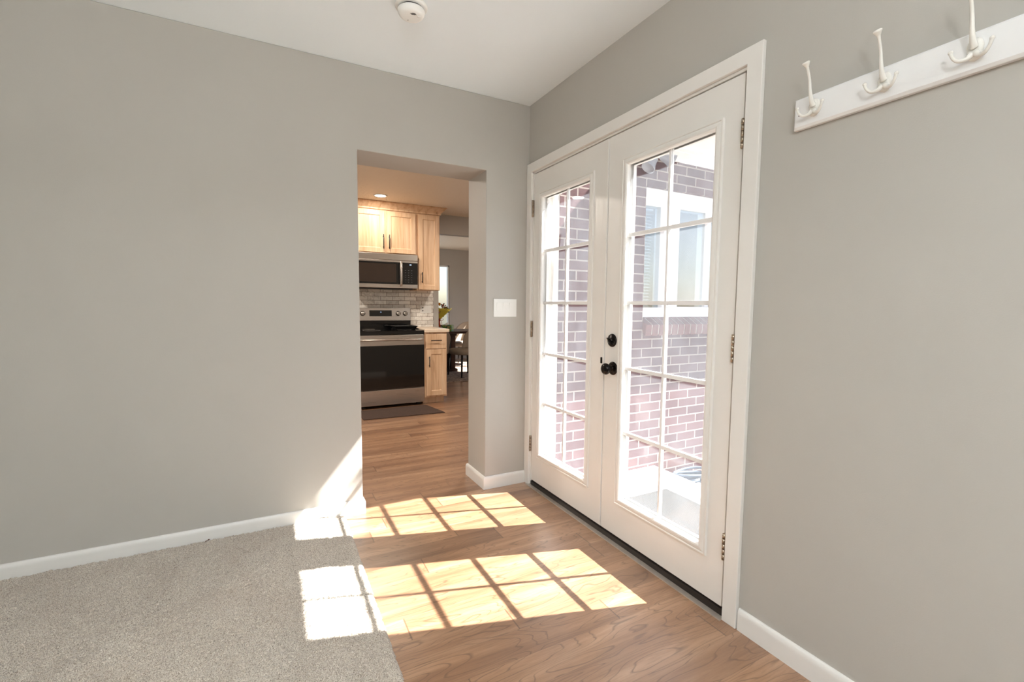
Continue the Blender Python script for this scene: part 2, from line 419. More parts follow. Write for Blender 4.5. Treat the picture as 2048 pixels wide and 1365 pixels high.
# ------------------------------------------------------------------ carpet
def make_carpet():
    x0, x1, y0, y1, st = -2.75, -1.19, -2.0, -.015, .0042
    rng = np.random.default_rng(3)
    xs = np.arange(x1, x0, -st)[::-1]; ys = np.arange(y0, y1, st)
    X, Y = np.meshgrid(xs, ys)
    def smooth_noise(cell, seed):
        r = np.random.default_rng(seed); gx = int((x1-x0)/cell)+3; gy = int((y1-y0)/cell)+3; G = r.random((gy, gx))
        u = (X-x0)/cell; v = (Y-y0)/cell; i = u.astype(int); j = v.astype(int); fu = u-i; fv = v-j
        fu = fu*fu*(3-2*fu); fv = fv*fv*(3-2*fv)
        return G[j,i]*(1-fu)*(1-fv)+G[j,i+1]*fu*(1-fv)+G[j+1,i]*(1-fu)*fv+G[j+1,i+1]*fu*fv
    Z = .010+.0085*rng.random(X.shape)+.004*smooth_noise(.016, 1)+.003*smooth_noise(.06, 2)+.003*smooth_noise(.35, 4)
    e = np.clip((x1-X)/.014, 0, 1); Z = Z*np.sqrt(1-(1-e)**2)
    Xj = X+(rng.random(X.shape)-.5)*st*.9; Yj = Y+(rng.random(X.shape)-.5)*st*.9
    Yj = np.minimum(Yj, -.0145); Xj = np.where(e <= 0, X+(rng.random(X.shape)-.5)*.008, Xj)
    ny, nx = X.shape
    co = np.stack([Xj, Yj, Z], -1).reshape(-1, 3).astype(np.float32)
    idx = np.arange(ny*nx).reshape(ny, nx)
    F = np.stack([idx[:-1,:-1], idx[:-1,1:], idx[1:,1:], idx[1:,:-1]], -1).reshape(-1, 4)
    # coarse remainder of the same carpet beyond the detailed area
    ex = np.array([(XL,YB,.0),(x0,YB,0),(x0,-.015,0),(XL,-.015,0),(x0,YB,0),(x1,YB,0),(x1,y0,0),(x0,y0,0)], np.float32); ex[:,2] = .019
    n0 = len(co); co = np.concatenate([co, ex])
    F = np.concatenate([F, [[n0,n0+1,n0+2,n0+3],[n0+4,n0+5,n0+6,n0+7]]])
    me = bpy.data.meshes.new('carpet'); me.vertices.add(len(co)); me.vertices.foreach_set('co', co.ravel())
    me.loops.add(F.size); me.loops.foreach_set('vertex_index', F.ravel().astype(np.int32))
    me.polygons.add(len(F)); me.polygons.foreach_set('loop_start', np.arange(0, F.size, 4, dtype=np.int32))
    me.polygons.foreach_set('use_smooth', np.ones(len(F), bool))
    me.update(); me.validate(); me.materials.append(M['carpet'])
    o = bpy.data.objects.new('carpet', me); COL.objects.link(o)
    tag(o, 'beige cut pile carpet left of the wood floor', 'carpet', None, 'stuff')
make_carpet()
# scrap of dried leaf lying against the left baseboard
lf = MB()
for (a, b, c, d, r) in ((-1.843,-.030,.027,.008,.4),(-1.853,-.034,.024,.006,1.2)):
    for k in range(2): lf.add([(a-d,b,c-.004),(a,b-d*.6,c+.002*k),(a+d,b+.001,c+.003),(a,b+d*.5,c+.001+.003*k)], [(0,1,2,3)])
o = lf.build('leaf_scrap', 'crumb', origin=(-1.846,-.032,.022)); tag(o, 'tiny brown dried leaf scrap on the carpet against the left baseboard', 'leaf')

# ------------------------------------------------------------------ double doors
def casing():
    mb = MB(); t = .018
    y0o, y0i, y1i, y1o, zt, zi = -.0025, -.058, -1.578, -1.6375, 2.1315, 2.074
    def leg(yi, yo):
        ya, yb = min(yi, yo), max(yi, yo)
        mb.add([(0,ya,0),(0,yb,0),(-t,ya,0),(-t,yb,0),
                (0,ya, zt if ya == yo else zi),(0,yb, zt if yb == yo else zi),(-t,ya, zt if ya == yo else zi),(-t,yb, zt if yb == yo else zi)],
               [(0,1,3,2),(4,6,7,5),(2,3,7,6),(0,4,5,1),(0,2,6,4),(1,5,7,3)])
    leg(y0i, y0o); leg(y1i, y1o)
    mb.add([(0,y0o,zt),(0,y1o,zt),(0,y1i,zi),(0,y0i,zi),(-t,y0o,zt),(-t,y1o,zt),(-t,y1i,zi),(-t,y0i,zi)],
           [(0,1,2,3),(7,6,5,4),(0,4,5,1),(3,2,6,7),(0,3,7,4),(1,5,6,2)])
    struct('trim_1', mb, 'trim', 'flat ivory casing framing the glass double doors', 'door trim', bevel=.0025)
casing()
# jamb lining (reveal) reaching out to the brickmould
struct('trim_2', box((-.002,-.058,0),(.175,-.069,2.075)).box((-.002,-1.578,0),(.175,-1.568,2.075)).box((-.002,-1.578,2.063),(.175,-.058,2.075))
       .box((.05,-.069,.0),(.062,-.079,2.063)).box((.05,-1.568,0),(.062,-1.558,2.063)).box((.05,-1.568,2.053),(.062,-.069,2.063))
       .box((.14,-.05,0),(.19,-.095,2.12)).box((.14,-1.60,0),(.19,-1.55,2.12)).box((.14,-1.60,2.045),(.19,-.05,2.12)),
       'trim', 'ivory jamb lining and outer frame around the glass double doors', 'door frame', bevel=.0015)
struct('trim_3', box((-.004,-1.568,.0),(.19,-.069,.030)), 'sweep', 'black bronze door sill under the glass double doors', 'door sill', bevel=.003)
st = box((-.030,-1.579,0),(-.003,-.045,.0045))
for k in range(9): st.lathe([(.0035,0),(.003,.0012)], (-.0175,-.1-k*.175,.0045), n=10)
struct('trim_4', st, 'alu', 'thin silver metal threshold strip along the door sill', 'threshold')

GZ0, GZ1 = .243, 1.892
ROWS = (.578, .906, 1.231, 1.560)
def frame_ring(mb, x0, x1, ya, yb, za, zb, w, prof=None):
    """rectangular ring (outer ya..yb, za..zb) with member width w, mitred"""
    O = [(ya,za),(yb,za),(yb,zb),(ya,zb)]; I = [(ya+w,za+w),(yb-w,za+w),(yb-w,zb-w),(ya+w,zb-w)]
    vs = []
    for x in (x0, x1): vs += [(x,)+p for p in O]+[(x,)+p for p in I]
    fs = []
    for k in range(4):
        j = (k+1) % 4
        fs += [(k,j,4+j,4+k),(8+k,12+k,12+j,8+j),(k,8+k,8+j,j),(4+k,4+j,12+j,12+k)]
    mb.add(vs, fs)
def lite_mould(mb, side, ya, yb, za, zb):
    """raised glazing moulding: stepped profile swept round the lite, inner edge = ya..yb, za..zb"""
    # (distance outwards from glass edge, height above slab face)
    prof = [(0,-.012),(0,.004),(.004,.009),(.010,.011),(.020,.009),(.026,.006),(.029,.009),(.034,.009),(.037,.0),(.037,-.004)]
    X = (lambda h: -h) if side < 0 else (lambda h: .045+h)
    n = len(prof); C4 = [(ya,za,-1,-1),(yb,za,1,-1),(yb,zb,1,1),(ya,zb,-1,1)]
    vs = [(X(h), c[0]+c[2]*d, c[1]+c[3]*d) for c in C4 for d, h in prof]
    fs = [(k*n+i, ((k+1)%4)*n+i, ((k+1)%4)*n+i+1, k*n+i+1) for k in range(4) for i in range(n-1)]
    mb.add(vs, fs)
def hinge(parent, y, z):
    mb = MB(); h = .104; r = .0062
    for k in range(5):
        a = z-h/2+k*h/5
        mb.lathe([(r,.0006),(r,h/5-.0006)], (-.0085,y,a), n=14)
    mb.lathe([(r*.8,-.0025),(r*1.02,0)], (-.0085,y,z+h/2-.0005), n=14); mb.lathe([(r*.8,0),(r*.8,.002)], (-.0085,y,z-h/2-.002), n=14)
    mb.box((-.0035,y-.004,z-h/2),(.0005,y+.004,z+h/2))
    mb.tube([(-.0085,y,z-h/2),(-.0085,y,z+h/2)], r*.86, 10)
    o = mb.build('hinge', 'nickel', parent); o['label'] = 'worn nickel hinge'; return o
def door_leaf(name, ya, yb, ga, gb, hy, label):
    """ya>yb slab edges, ga>gb glass edges"""
    lo, hi = min(ya,yb)+.0012, max(ya,yb)-.0012; g0, g1 = min(ga,gb), max(ga,gb)
    mb = MB(); e = .012
    O = [(lo,ZS),(hi,ZS),(hi,ZD),(lo,ZD)]; I = [(g0-e,GZ0-e),(g1+e,GZ0-e),(g1+e,GZ1+e),(g0-e,GZ1+e)]
    vs = []
    for x in (0, .045): vs += [(x,)+p for p in O]+[(x,)+p for p in I]
    fs = []
    for k in range(4):
        j = (k+1) % 4; fs += [(k,j,4+j,4+k),(8+k,12+k,12+j,8+j),(k,8+k,8+j,j),(4+k,4+j,12+j,12+k)]
    mb.add(vs, fs)
    d = mb.build(name, 'trim', bevel=.0015, origin=(0, hy, ZS)); tag(d, label, 'door', None, 'structure')
    m = MB(); lite_mould(m, -1, g0, g1, GZ0, GZ1); lite_mould(m, 1, g0, g1, GZ0, GZ1)
    m.build('lite_frame', 'trim', d)
    MB().box((.0205,g0-.008,GZ0-.008),(.0235,g1+.008,GZ1+.008)).build('glass_pane', 'glass', d)
    w = .006; gr = MB(); ym = (g0+g1)/2-.012 if name == 'door_1' else (g0+g1)/2-.018
    ym = (g0+g1)/2
    for (xa, xb) in ((.0155,.0203),(.0237,.033)):
        gr.box((xa,ym-w,GZ0-.006),(xb,ym+w,GZ1+.006))
        for z in ROWS: gr.box((xa+.0004,g0-.006,z-.0085),(xb-.0004,g1+.006,z+.0085))
    gr.build('muntin_grille', 'white', d)
    MB().box((.004,lo+.002,.0302),(.04,hi-.002,ZS+.001)).build('door_sweep', 'sweep', d)
    for z in (1.842, 1.061, .288): hinge(d, hy, z)
    return d
dl = door_leaf('door_1', YD0, YM, -.178, -.664, -.0665, 'left ivory glass door leaf with ten panes, hinged beside the short wall')
dr = door_leaf('door_2', YM, YD1, -.957, -1.447, -1.5665, 'right ivory glass door leaf with ten panes and dark knob and deadbolt')
# astragal on the left leaf
MB().box((-.006,YM+.001,ZS+.02),(.001,YM+.034,ZD-.004)).build('astragal', 'trim', dl, bevel=.002)
MB().box((.010,YM-.006,.032),(.040,YM+.006,.10)).build('weather_strip', 'sweep', dl)
# knob and deadbolt on the right leaf
ky, kz = -.8835, .8985
kb = MB().lathe([(.034,0),(.0345,.003),(.033,.006),(.027,.009),(.016,.010),(.0125,.012),(.0115,.022),(.012,.032)], (0,ky,kz), (-1,0,0), 36)
kb.build('knob_rosette', 'bronze', dr)
prof = [(.012,.026),(.0185,.029),(.0225,.033),(.0275,.040),(.0295,.048),(.0275,.056),(.0225,.0615),(.013,.065),(.0,.066)]
MB().lathe(prof, (0,ky,kz), (-1,0,0), 36, cap=False).build('door_knob', 'bronze', dr)
dby, dbz = -.873, 1.041
db = MB().lathe([(.0335,0),(.034,.003),(.032,.007),(.027,.010),(.012,.0115),(.010,.014),(.010,.020)], (0,dby,dbz), (-1,0,0), 36)
bolt = db.build('deadbolt', 'bronze', dr)
tt = MB(); a = math.radians(-32)
L = [(-.026,-.009),(-.020,-.013),(0,-.009),(.017,-.005),(.021,0),(.017,.005),(0,.009),(-.020,.013),(-.026,.009)]
def rot2(p): return (dby-(p[0]*math.cos(a)-p[1]*math.sin(a))*-1, dbz+(p[0]*math.sin(-a)+p[1]*math.cos(a)))
pr = [rot2(p) for p in L]
tt.prism(pr, 'x', -.016, -.026); tt.build('thumb_turn', 'bronze', bolt, bevel=.002)
MB().box((-.011,YM+.010,.915),(.001,YM+.022,.948)).build('strike_lip', 'bronze', dl, bevel=.003)

# ------------------------------------------------------------------ hook rail
rail = thing('hook_rail', (0,-1.757,1.786), 'white wooden hook rail with white coat hooks on the right wall', 'coat rack')
rb = MB(); yA, yB, z0, z1 = -1.757, -2.46, 1.786, 1.882
rb.add([(-.0005,yA,z0),(-.0005,yB,z0),(-.0005,yB,z1),(-.0005,yA,z1),(-.014,yA,z0),(-.014,yB,z0),(-.014,yB,z1),(-.014,yA,z1),
        (-.020,yA-.006,z0+.008),(-.020,yB+.006,z0+.008),(-.020,yB+.006,z1-.006),(-.020,yA-.006,z1-.006)],
       [(0,1,2,3),(0,4,5,1),(1,5,6,2),(2,6,7,3),(3,7,4,0),(4,8,9,5),(5,9,10,6),(6,10,11,7),(7,11,8,4),(8,11,10,9)])
rb.build('board', 'white', rail, bevel=.001)
MB().lathe([(.0022,0),(.0022,.0006)], (-.020,-1.775,1.828), (-1,0,0), 10).build('screw_hole', 'dark', rail)
def catmull(P, n=6):
    P = [Vector(p) for p in P]; out = []
    Q = [P[0]*2-P[1]]+P+[P[-1]*2-P[-2]]
    for i in range(1, len(Q)-2):
        for k in range(n):
            t = k/n; a, b, c, d = Q[i-1], Q[i], Q[i+1], Q[i+2]
            out.append(.5*((2*b)+(c-a)*t+(2*a-5*b+4*c-d)*t*t+(3*b-a-3*c+d)*t**3))
    out.append(P[-1]); return out
def interp(v, m):
    return [v[min(int(i/(m-1)*(len(v)-1)), len(v)-2)]+(v[min(int(i/(m-1)*(len(v)-1)), len(v)-2)+1]-v[min(int(i/(m-1)*(len(v)-1)), len(v)-2)])*((i/(m-1)*(len(v)-1))-min(int(i/(m-1)*(len(v)-1)), len(v)-2)) for i in range(m)]
def hook_mesh():
    mb = MB(); X = -.020
    # shield-shaped back plate
    out = [(-.013,.020),(-.008,.026),(0,.028),(.008,.026),(.013,.020),(.016,.008),(.014,-.006),(.017,-.014),(.009,-.022),(0,-.026),(-.009,-.022),(-.017,-.014),(-.014,-.006),(-.016,.008)]
    n = len(out)
    ring = [(X+.0002,1),(X-.004,1),(X-.008,.80),(X-.010,.5)]
    vs = [(x, p[0]*s, p[1]*s) for x, s in ring for p in out]
    mb.add(vs, [(i*n+k, i*n+(k+1)%n, (i+1)*n+(k+1)%n, (i+1)*n+k) for i in range(3) for k in range(n)]+[tuple(range(3*n, 4*n))], False)
    # tall upper arm with flared tip
    c = catmull([(X-.008,0,.004),(X-.020,0,.020),(X-.028,0,.045),(X-.034,0,.075),(X-.046,0,.103),(X-.052,0,.113)])
    mb.tube(c, interp([.0085,.0062,.0048,.0040,.0038,.0050], len(c)), 14)
    d = (c[-1]-c[-3]).normalized()
    mb.lathe([(.0055,-.002),(.0085,.004),(.0105,.008),(.0105,.0105),(.008,.0125),(0,.013)], c[-1], d, 18, cap=False)
    # two lower prongs curling out and up
    for s in (-1, 1):
        c = catmull([(X-.008,s*.004,-.010),(X-.014,s*.012,-.019),(X-.021,s*.024,-.020),(X-.026,s*.033,-.010),(X-.027,s*.037,.004)])
        mb.tube(c, interp([.0075,.0052,.0042,.0036,.0042], len(c)), 12)
        mb.ball(c[-1], .0052, 12, 8)
    return mb
hk0 = None
for i, y in enumerate((-1.822,-2.008,-2.192,-2.376)):
    if hk0 is None:
        mb = hook_mesh(); mb.v = [(p[0], p[1]+y, p[2]+1.836) for p in mb.v]
        hk0 = mb.build('hook', 'hook', rail, origin=(0,y,1.836)); hk0['label'] = 'white enamel triple hook'
        for p in hk0.data.polygons: p.use_smooth = True
    else:
        c = hk0.copy(); COL.objects.link(c); c.parent = rail; c.location = (0, y+1.757, .05)

# ------------------------------------------------------------------ smoke detector
sx, sy = -.958, -.628
sm = thing('smoke_detector', (sx,sy,H), 'round white smoke detector on the ceiling', 'smoke detector')
MB().lathe([(.068,0),(.070,-.004),(.069,-.010),(.062,-.014),(.050,-.015)], (sx,sy,H), (0,0,1), 48).build('mounting_base', 'plastic', sm)
MB().lathe([(.050,-.013),(.050,-.021)], (sx,sy,H), (0,0,1), 48).build('vent_gap', 'dark', sm)
MB().lathe([(.054,-.0205),(.058,-.023),(.0575,-.030),(.052,-.042),(.047,-.047),(.038,-.0495),(0,-.051)], (sx,sy,H), (0,0,1), 48).build('cover', 'plastic', sm)
gr = MB()
for k, L2 in enumerate((.002,.007,.010,.010,.007,.002)):
    gr.box((sx-.002+k*.0045-.008-.001, sy-.028-L2*.8, H-.0512),(sx-.002+k*.0045-.008+.001, sy-.028+L2*.8, H-.0496), .35)
gr.build('sounder_grille', 'dark', sm)
MB().lathe([(.008,0),(.007,-.0015),(0,-.002)], (sx+.026,sy-.020,H-.0495), (0,0,1), 20).build('test_button', 'plastic', sm)
MB().lathe([(.0022,0),(0,-.001)], (sx-.008,sy+.026,H-.0502), (0,0,1), 10).build('indicator', 'dark', sm)

# ------------------------------------------------------------------ light switch
sw = thing('light_switch', (-.172,0,1.137), 'white triple rocker light switch on the short wall beside the glass doors', 'light switch')
MB().box((-.2555,-.0055,1.1385),(-.0885,-.0002,1.2555)).build('plate', 'plastic', sw, bevel=.002)
for k in range(3):
    cx = -.172+(k-1)*.046
    MB().box((cx-.0172,-.0058,1.163),(cx+.0172,-.0054,1.231)).build('rocker_bezel', 'plastic', sw)
    MB().add([(cx-.0166,-.0060,1.1636),(cx+.0166,-.0060,1.1636),(cx+.0166,-.0068,1.197),(cx-.0166,-.0068,1.197),(cx+.0166,-.0105,1.2304),(cx-.0166,-.0105,1.2304),
              (cx-.0166,-.0056,1.1636),(cx+.0166,-.0056,1.1636),(cx+.0166,-.0056,1.2304),(cx-.0166,-.0056,1.2304)],
             [(0,1,2,3),(3,2,4,5),(5,4,8,9),(0,6,7,1),(0,3,5,9,6),(1,7,8,4,2)]).build('rocker', 'plastic', sw)

# ------------------------------------------------------------------ kitchen range
RX0, RX1 = -.658, .100; RY = 2.69
rg = thing('kitchen_range', (-.279,3.0,0), 'stainless steel electric range with black glass oven door', 'range')
MB().box((RX0+.004,RY+.02,.03),(RX1-.004,3.28,.862)).box((RX0+.03,RY+.06,0),(RX0+.07,RY+.10,.03)).box((RX1-.07,RY+.06,0),(RX1-.03,RY+.10,.03)).box((RX0+.03,3.2,0),(RX0+.07,3.24,.03)).box((RX1-.07,3.2,0),(RX1-.03,3.24,.03)).build('body', 'black', rg)
MB().box((RX0,RY-.01,.862),(RX1,3.28,.905)).build('cooktop', 'cooktop', rg, bevel=.004)
dr_ = MB().box((RX0,RY-.012,.222),(RX1,RY+.02,.856)).build('oven_door', 'steel', rg, bevel=.003)
MB().box((RX0+.001,RY-.0145,.226),(RX1-.001,RY-.0115,.735)).build('oven_window', 'blackglass', dr_)
hp = catmull([(RX0+.03,RY-.012,.800),(RX0+.035,RY-.045,.802),(RX0+.07,RY-.062,.803),(-.279,RY-.068,.804),(RX1-.07,RY-.062,.803),(RX1-.035,RY-.045,.802),(RX1-.03,RY-.012,.800)], 5)
MB().tube(hp, (.017,.010), 14).build('oven_handle', 'steel', dr_)
MB().box((RX0,RY-.012,.038),(RX1,RY+.02,.216)).build('storage_drawer', 'steel', rg, bevel=.004)
bg = MB().prism([(3.27,1.005),(3.345,1.005),(3.345,1.168),(3.285,1.168)], 'x', RX0, RX1-.001).build('backguard', 'steel', rg, bevel=.003)
MB().box((RX0+.002,3.265,.905),(RX1-.003,3.34,1.0045)).build('back_panel', 'cooktop', rg)
def onbg(z): return 3.27+(z-1.005)/(.163)*.015
def bgbox(x0, x1, za, zb, t0, t1):
    return MB().add([(x0,onbg(za)-t0,za),(x1,onbg(za)-t0,za),(x1,onbg(zb)-t0,zb),(x0,onbg(zb)-t0,zb),(x0,onbg(za)-t1,za),(x1,onbg(za)-t1,za),(x1,onbg(zb)-t1,zb),(x0,onbg(zb)-t1,zb)],
                    [(0,1,2,3),(7,6,5,4),(0,4,5,1),(1,5,6,2),(2,6,7,3),(3,7,4,0)])
ds = bgbox(-.425,-.145,1.062,1.137,-.001,.003).build('display', 'blackglass', bg)
dg = MB()
for x, s in ((-.294,'1'),(-.283,'4')):
    segs = {'1': ((.006,0,.006,.012),), '4': ((.006,0,.006,.012),(0,.006,.006,.006),(0,.006,0,.012))}[s]
    for (a0, b0, a1, b1) in segs:
        dg.add([(x+min(a0,a1)-.0007, onbg(1.11)-.0036, 1.106+min(b0,b1)-.0007),(x+max(a0,a1)+.0007, onbg(1.11)-.0036, 1.106+min(b0,b1)-.0007),(x+max(a0,a1)+.0007, onbg(1.11)-.0040, 1.106+max(b0,b1)+.0007),(x+min(a0,a1)-.0007, onbg(1.11)-.0040, 1.106+max(b0,b1)+.0007)], [(0,1,2,3)])
dg.build('digits', 'display', ds)
for x in (-.59,-.506,-.061,.030):
    kd = MB().lathe([(.031,0),(.031,.006),(.028,.008)], (x,onbg(1.096)+.0005,1.096), (0,-1,.09), 28).build('knob_ring', 'black', bg)
    k2 = MB().lathe([(.026,.006),(.025,.020),(.022,.024),(0,.025)], (x,onbg(1.096),1.096), (0,-1,.09), 28, cap=False)
    k2.build('control_knob', 'steel', bg)
    MB().box((x-.005,onbg(1.096)-.036,1.072),(x+.005,onbg(1.096)-.022,1.120)).build('knob_grip', 'steel', kd, bevel=.002)
for (x, y, r) in ((-.48,2.86,.10),(-.09,2.88,.085),(-.47,3.12,.075),(-.10,3.11,.09)):
    MB().lathe([(r,.0),(r,.0003),(r-.002,.0003),(r-.002,0)], (x,y,.9051), n=48, cap=False).build('burner_ring', 'alu', rg)

# griddle on the range
gd = thing('griddle_pan', (-.055,3.02,.906), 'black square griddle pan on the right side of the range top', 'pan')
g2 = MB(); cx, cy = -.055, 3.02
def rr(w, d, z, r=.03, n=5):
    out = []
    for (sx_, sy_, a0) in ((1,1,0),(-1,1,90),(-1,-1,180),(1,-1,270)):
        for k in range(n+1):
            a = math.radians(a0+90*k/n); out.append((cx+sx_*(w-r)+r*math.cos(a), cy+sy_*(d-r)+r*math.sin(a), z))
    return out
rings = [rr(.118,.118,.9055),rr(.120,.120,.910),rr(.140,.140,.945),rr(.150,.150,.947),rr(.150,.150,.950),rr(.136,.136,.949),rr(.116,.116,.914)]
n = len(rings[0]); vs = [p for r in rings for p in r]
g2.add(vs, [(i*n+k, i*n+(k+1)%n, (i+1)*n+(k+1)%n, (i+1)*n+k) for i in range(len(rings)-1) for k in range(n)]+[tuple(reversed(range(n))), tuple(range((len(rings)-1)*n, len(rings)*n))])
g2.build('pan', 'iron', gd)
MB().tube([(cx-.15,cy-.06,.947),(cx-.19,cy-.10,.955),(cx-.27,cy-.19,.965)], [(.012,.006),(.010,.006),(.014,.007)], 12).build('handle', 'iron', gd)

# ------------------------------------------------------------------ cabinets
def shaker(parent, name, x0, x1, z0, z1, yf, rail_w=.055, handle=None, flat=False):
    d = thick = .02
    mb = MB()
    if flat:
        mb.box((x0,yf,z0),(x1,yf+d,z1))
    else:
        w = rail_w
        O = [(x0,z0),(x1,z0),(x1,z1),(x0,z1)]; I = [(x0+w,z0+w),(x1-w,z0+w),(x1-w,z1-w),(x0+w,z1-w)]; J = [(x0+w+.006,z0+w+.006),(x1-w-.006,z0+w+.006),(x1-w-.006,z1-w-.006),(x0+w+.006,z1-w-.006)]
        vs = [(p[0],yf,p[1]) for p in O]+[(p[0],yf,p[1]) for p in I]+[(p[0],yf+.009,p[1]) for p in J]+[(p[0],yf+d,p[1]) for p in O]
        fs = []
        for k in range(4):
            j = (k+1) % 4; fs += [(k,j,4+j,4+k),(4+k,4+j,8+j,8+k),(k,12+k,12+j,j)]
        fs += [(8,9,10,11),(15,14,13,12)]
        mb.add(vs, fs)
    o = mb.build(name, 'alder', parent, bevel=.002, origin=((x0+x1)/2+random.random()*0, yf+d, z0))
    if handle:
        (ax, az), (bx, bz) = handle; hb = MB()
        hb.tube([(ax,yf-.030,az),(bx,yf-.030,bz)], .0055, 12)
        for t in (.14, .86):
            hx, hz = ax+(bx-ax)*t, az+(bz-az)*t; hb.tube([(hx,yf-.030,hz),(hx,yf-.0005,hz)], .0045, 10)
        hh = hb.build('handle', 'black', o); hh['label'] = 'black bar pull'
    return o
CY = 2.965
uc = thing('wall_cabinet', (-.277,3.15,1.822), 'light wood double door wall cabinet directly over the microwave', 'cabinet')
MB().box((RX0,CY+.022,1.822),(.104,3.349,2.338)).build('carcass', 'alder', uc, bevel=.001)
shaker(uc, 'door', -.648, -.288, 1.834, 2.328, CY, handle=((-.309,1.876),(-.309,2.046)))
shaker(uc, 'door', -.270, .086, 1.834, 2.328, CY, handle=((-.240,1.876),(-.240,2.046)))
tc = thing('wall_cabinet', (.25,3.15,1.395), 'tall narrow light wood wall cabinet right of the microwave', 'cabinet')
MB().box((.1045,CY+.022,1.395),(.402,3.349,2.338)).build('carcass', 'alder', tc, bevel=.001)
shaker(tc, 'door', .122, .388, 1.402, 2.326, CY, handle=((.162,1.482),(.162,1.616)))
cm = MB()
prof = [(0,0),(0,.0915),(-.075,.0915),(-.075,.080),(-.062,.072),(-.040,.050),(-.022,.030),(-.014,.020),(-.014,.006),(-.006,0)]
def crown_pts(x_end, ret):
    pass
y0c, zc = CY+.022, 2.338
n = len(prof)
vs = [(RX0-.3, y0c+p[0], zc+p[1]) for p in prof]+[(.402-p[0], y0c+p[0], zc+p[1]) for p in prof]+[(.402-p[0], 3.349, zc+p[1]) for p in prof]
cm.add(vs, [(i*n+k, i*n+(k+1)%n, (i+1)*n+(k+1)%n, (i+1)*n+k) for i in range(2) for k in range(n)]+[tuple(range(n)), tuple(reversed(range(2*n, 3*n)))])
o = cm.build('crown_moulding', 'alder', origin=(-.1,3.1,2.338)); tag(o, 'light wood crown moulding along the top of the wall cabinets', 'moulding')
bc = thing('base_cabinet', (.2475,3.0,0), 'light wood base cabinet with one drawer right of the range', 'cabinet')
MB().box((.1055,RY,.083),(.389,3.349,.8795)).build('carcass', 'alder', bc, bevel=.001)
MB().box((.1055,RY+.07,0),(.375,3.349,.083)).build('toe_kick', 'alder', bc)
shaker(bc, 'drawer', .120, .380, .680, .858, RY-.020, flat=True, handle=((.176,.782),(.309,.782)))
shaker(bc, 'door', .128, .374, .104, .672, RY-.020, .058, handle=((.156,.458),(.156,.590)))
o = MB().box((.1015,RY-.035,.8797),(.412,3.3385,.918)).build('countertop', 'counter', bevel=.003, origin=(.25,3.0,.88)); tag(o, 'pale beige countertop slab on the base cabinet beside the range', 'countertop')
o = MB().box((RX0-.9,3.338,.60),(.431,3.3495,1.42)).build('tile_backsplash', 'tile', origin=(-.5,3.34,.6)); tag(o, 'mottled grey beige subway tile backsplash behind the range', 'backsplash'); o['kind'] = 'structure'
ol = thing('wall_outlet', (.323,3.337,1.10), 'white double gang outlet plate on the tile backsplash', 'outlet')
MB().box((.243,3.331,1.098),(.402,3.3378,1.203)).build('plate', 'plastic', ol, bevel=.002)
MB().box((.262,3.3295,1.112),(.300,3.3315,1.190)).build('receptacle', 'plastic', ol, bevel=.001)
sl = MB()
for z in (1.131, 1.171):
    MB().box((.272,3.3290,z-.006),(.290,3.3296,z+.006)).build('outlet_socket', 'dark', ol)
MB().box((.342,3.3295,1.112),(.380,3.3315,1.190)).build('rocker', 'plastic', ol, bevel=.001)

# microwave
mw = thing('microwave', (-.277,3.13,1.412), 'stainless steel over the range microwave under the wall cabinet', 'microwave')
MY = 2.935
MB().box((RX0+.002,MY+.03,1.420),(.102,3.337,1.8205)).build('body', 'black', mw)
MB().box((RX0+.001,MY,1.747),(.101,MY+.03,1.8205)).build('vent_panel', 'steel', mw, bevel=.002)
md = MB().box((RX0+.001,MY,1.412),(.101,MY+.03,1.745)).build('door', 'steel', mw, bevel=.003)
MB().box((RX0+.02,MY-.002,1.458),(-.122,MY+.001,1.722)).build('door_window', 'blackglass', md)
MB().box((RX0+.05,MY-.0035,1.480),(-.165,MY-.0018,1.700)).build('window_mesh', plain('dark_brown_glass', (44,34,28), .12), md)
pn = MB().box((-.096,MY-.002,1.458),(.099,MY+.001,1.722)).build('control_panel', 'blackglass', mw)
gp = plain('grey_print', (70,72,74), .6)
for r in range(6):
    for c in range(3): MB().box((-.06+c*.038,MY-.0026,1.485+r*.028),(-.045+c*.038,MY-.0019,1.491+r*.028)).build('keypad_button', gp, pn)
MB().box((.0,MY-.0026,1.693),(.022,MY-.0019,1.702)).build('clock_display', 'display', pn)
hp = catmull([(-.112,MY,1.745-.03),(-.112,MY-.030,1.725),(-.112,MY-.046,1.66),(-.112,MY-.050,1.58),(-.112,MY-.046,1.50),(-.112,MY-.030,1.442),(-.112,MY,1.44)], 5)
MB().tube(hp, (.013,.007), 12).build('door_handle', 'steel', md)
MB().box((RX0+.05,MY+.06,1.400),(.05,3.25,1.420)).build('underside_grille', 'iron', mw)

o = MB().add([(-.70,2.20,.002),(.18,2.165,.002),(.10,2.63,.002),(-.70,2.63,.002),(-.70,2.20,.009),(.18,2.165,.009),(.10,2.63,.009),(-.70,2.63,.009)],
             [(0,3,2,1),(4,5,6,7),(0,1,5,4),(1,2,6,5),(2,3,7,6),(3,0,4,7)]).build('floor_mat', 'mat', origin=(-.3,2.4,.002))
tag(o, 'dark brown floor mat on the planks before the range', 'mat')
rl = thing('ceiling_downlight', (-.402,2.655,2.4298), 'glowing round recessed light in the kitchen ceiling', 'ceiling light')
MB().lathe([(.078,0),(.080,-.002),(.072,-.006),(.060,-.006),(.058,.0)], (-.402,2.655,2.4298), n=40, cap=False).build('trim_ring', 'plastic', rl)
MB().lathe([(.058,-.004),(0,-.0045)], (-.402,2.655,2.4298), n=40, cap=False).build('lens', 'bulb', rl)

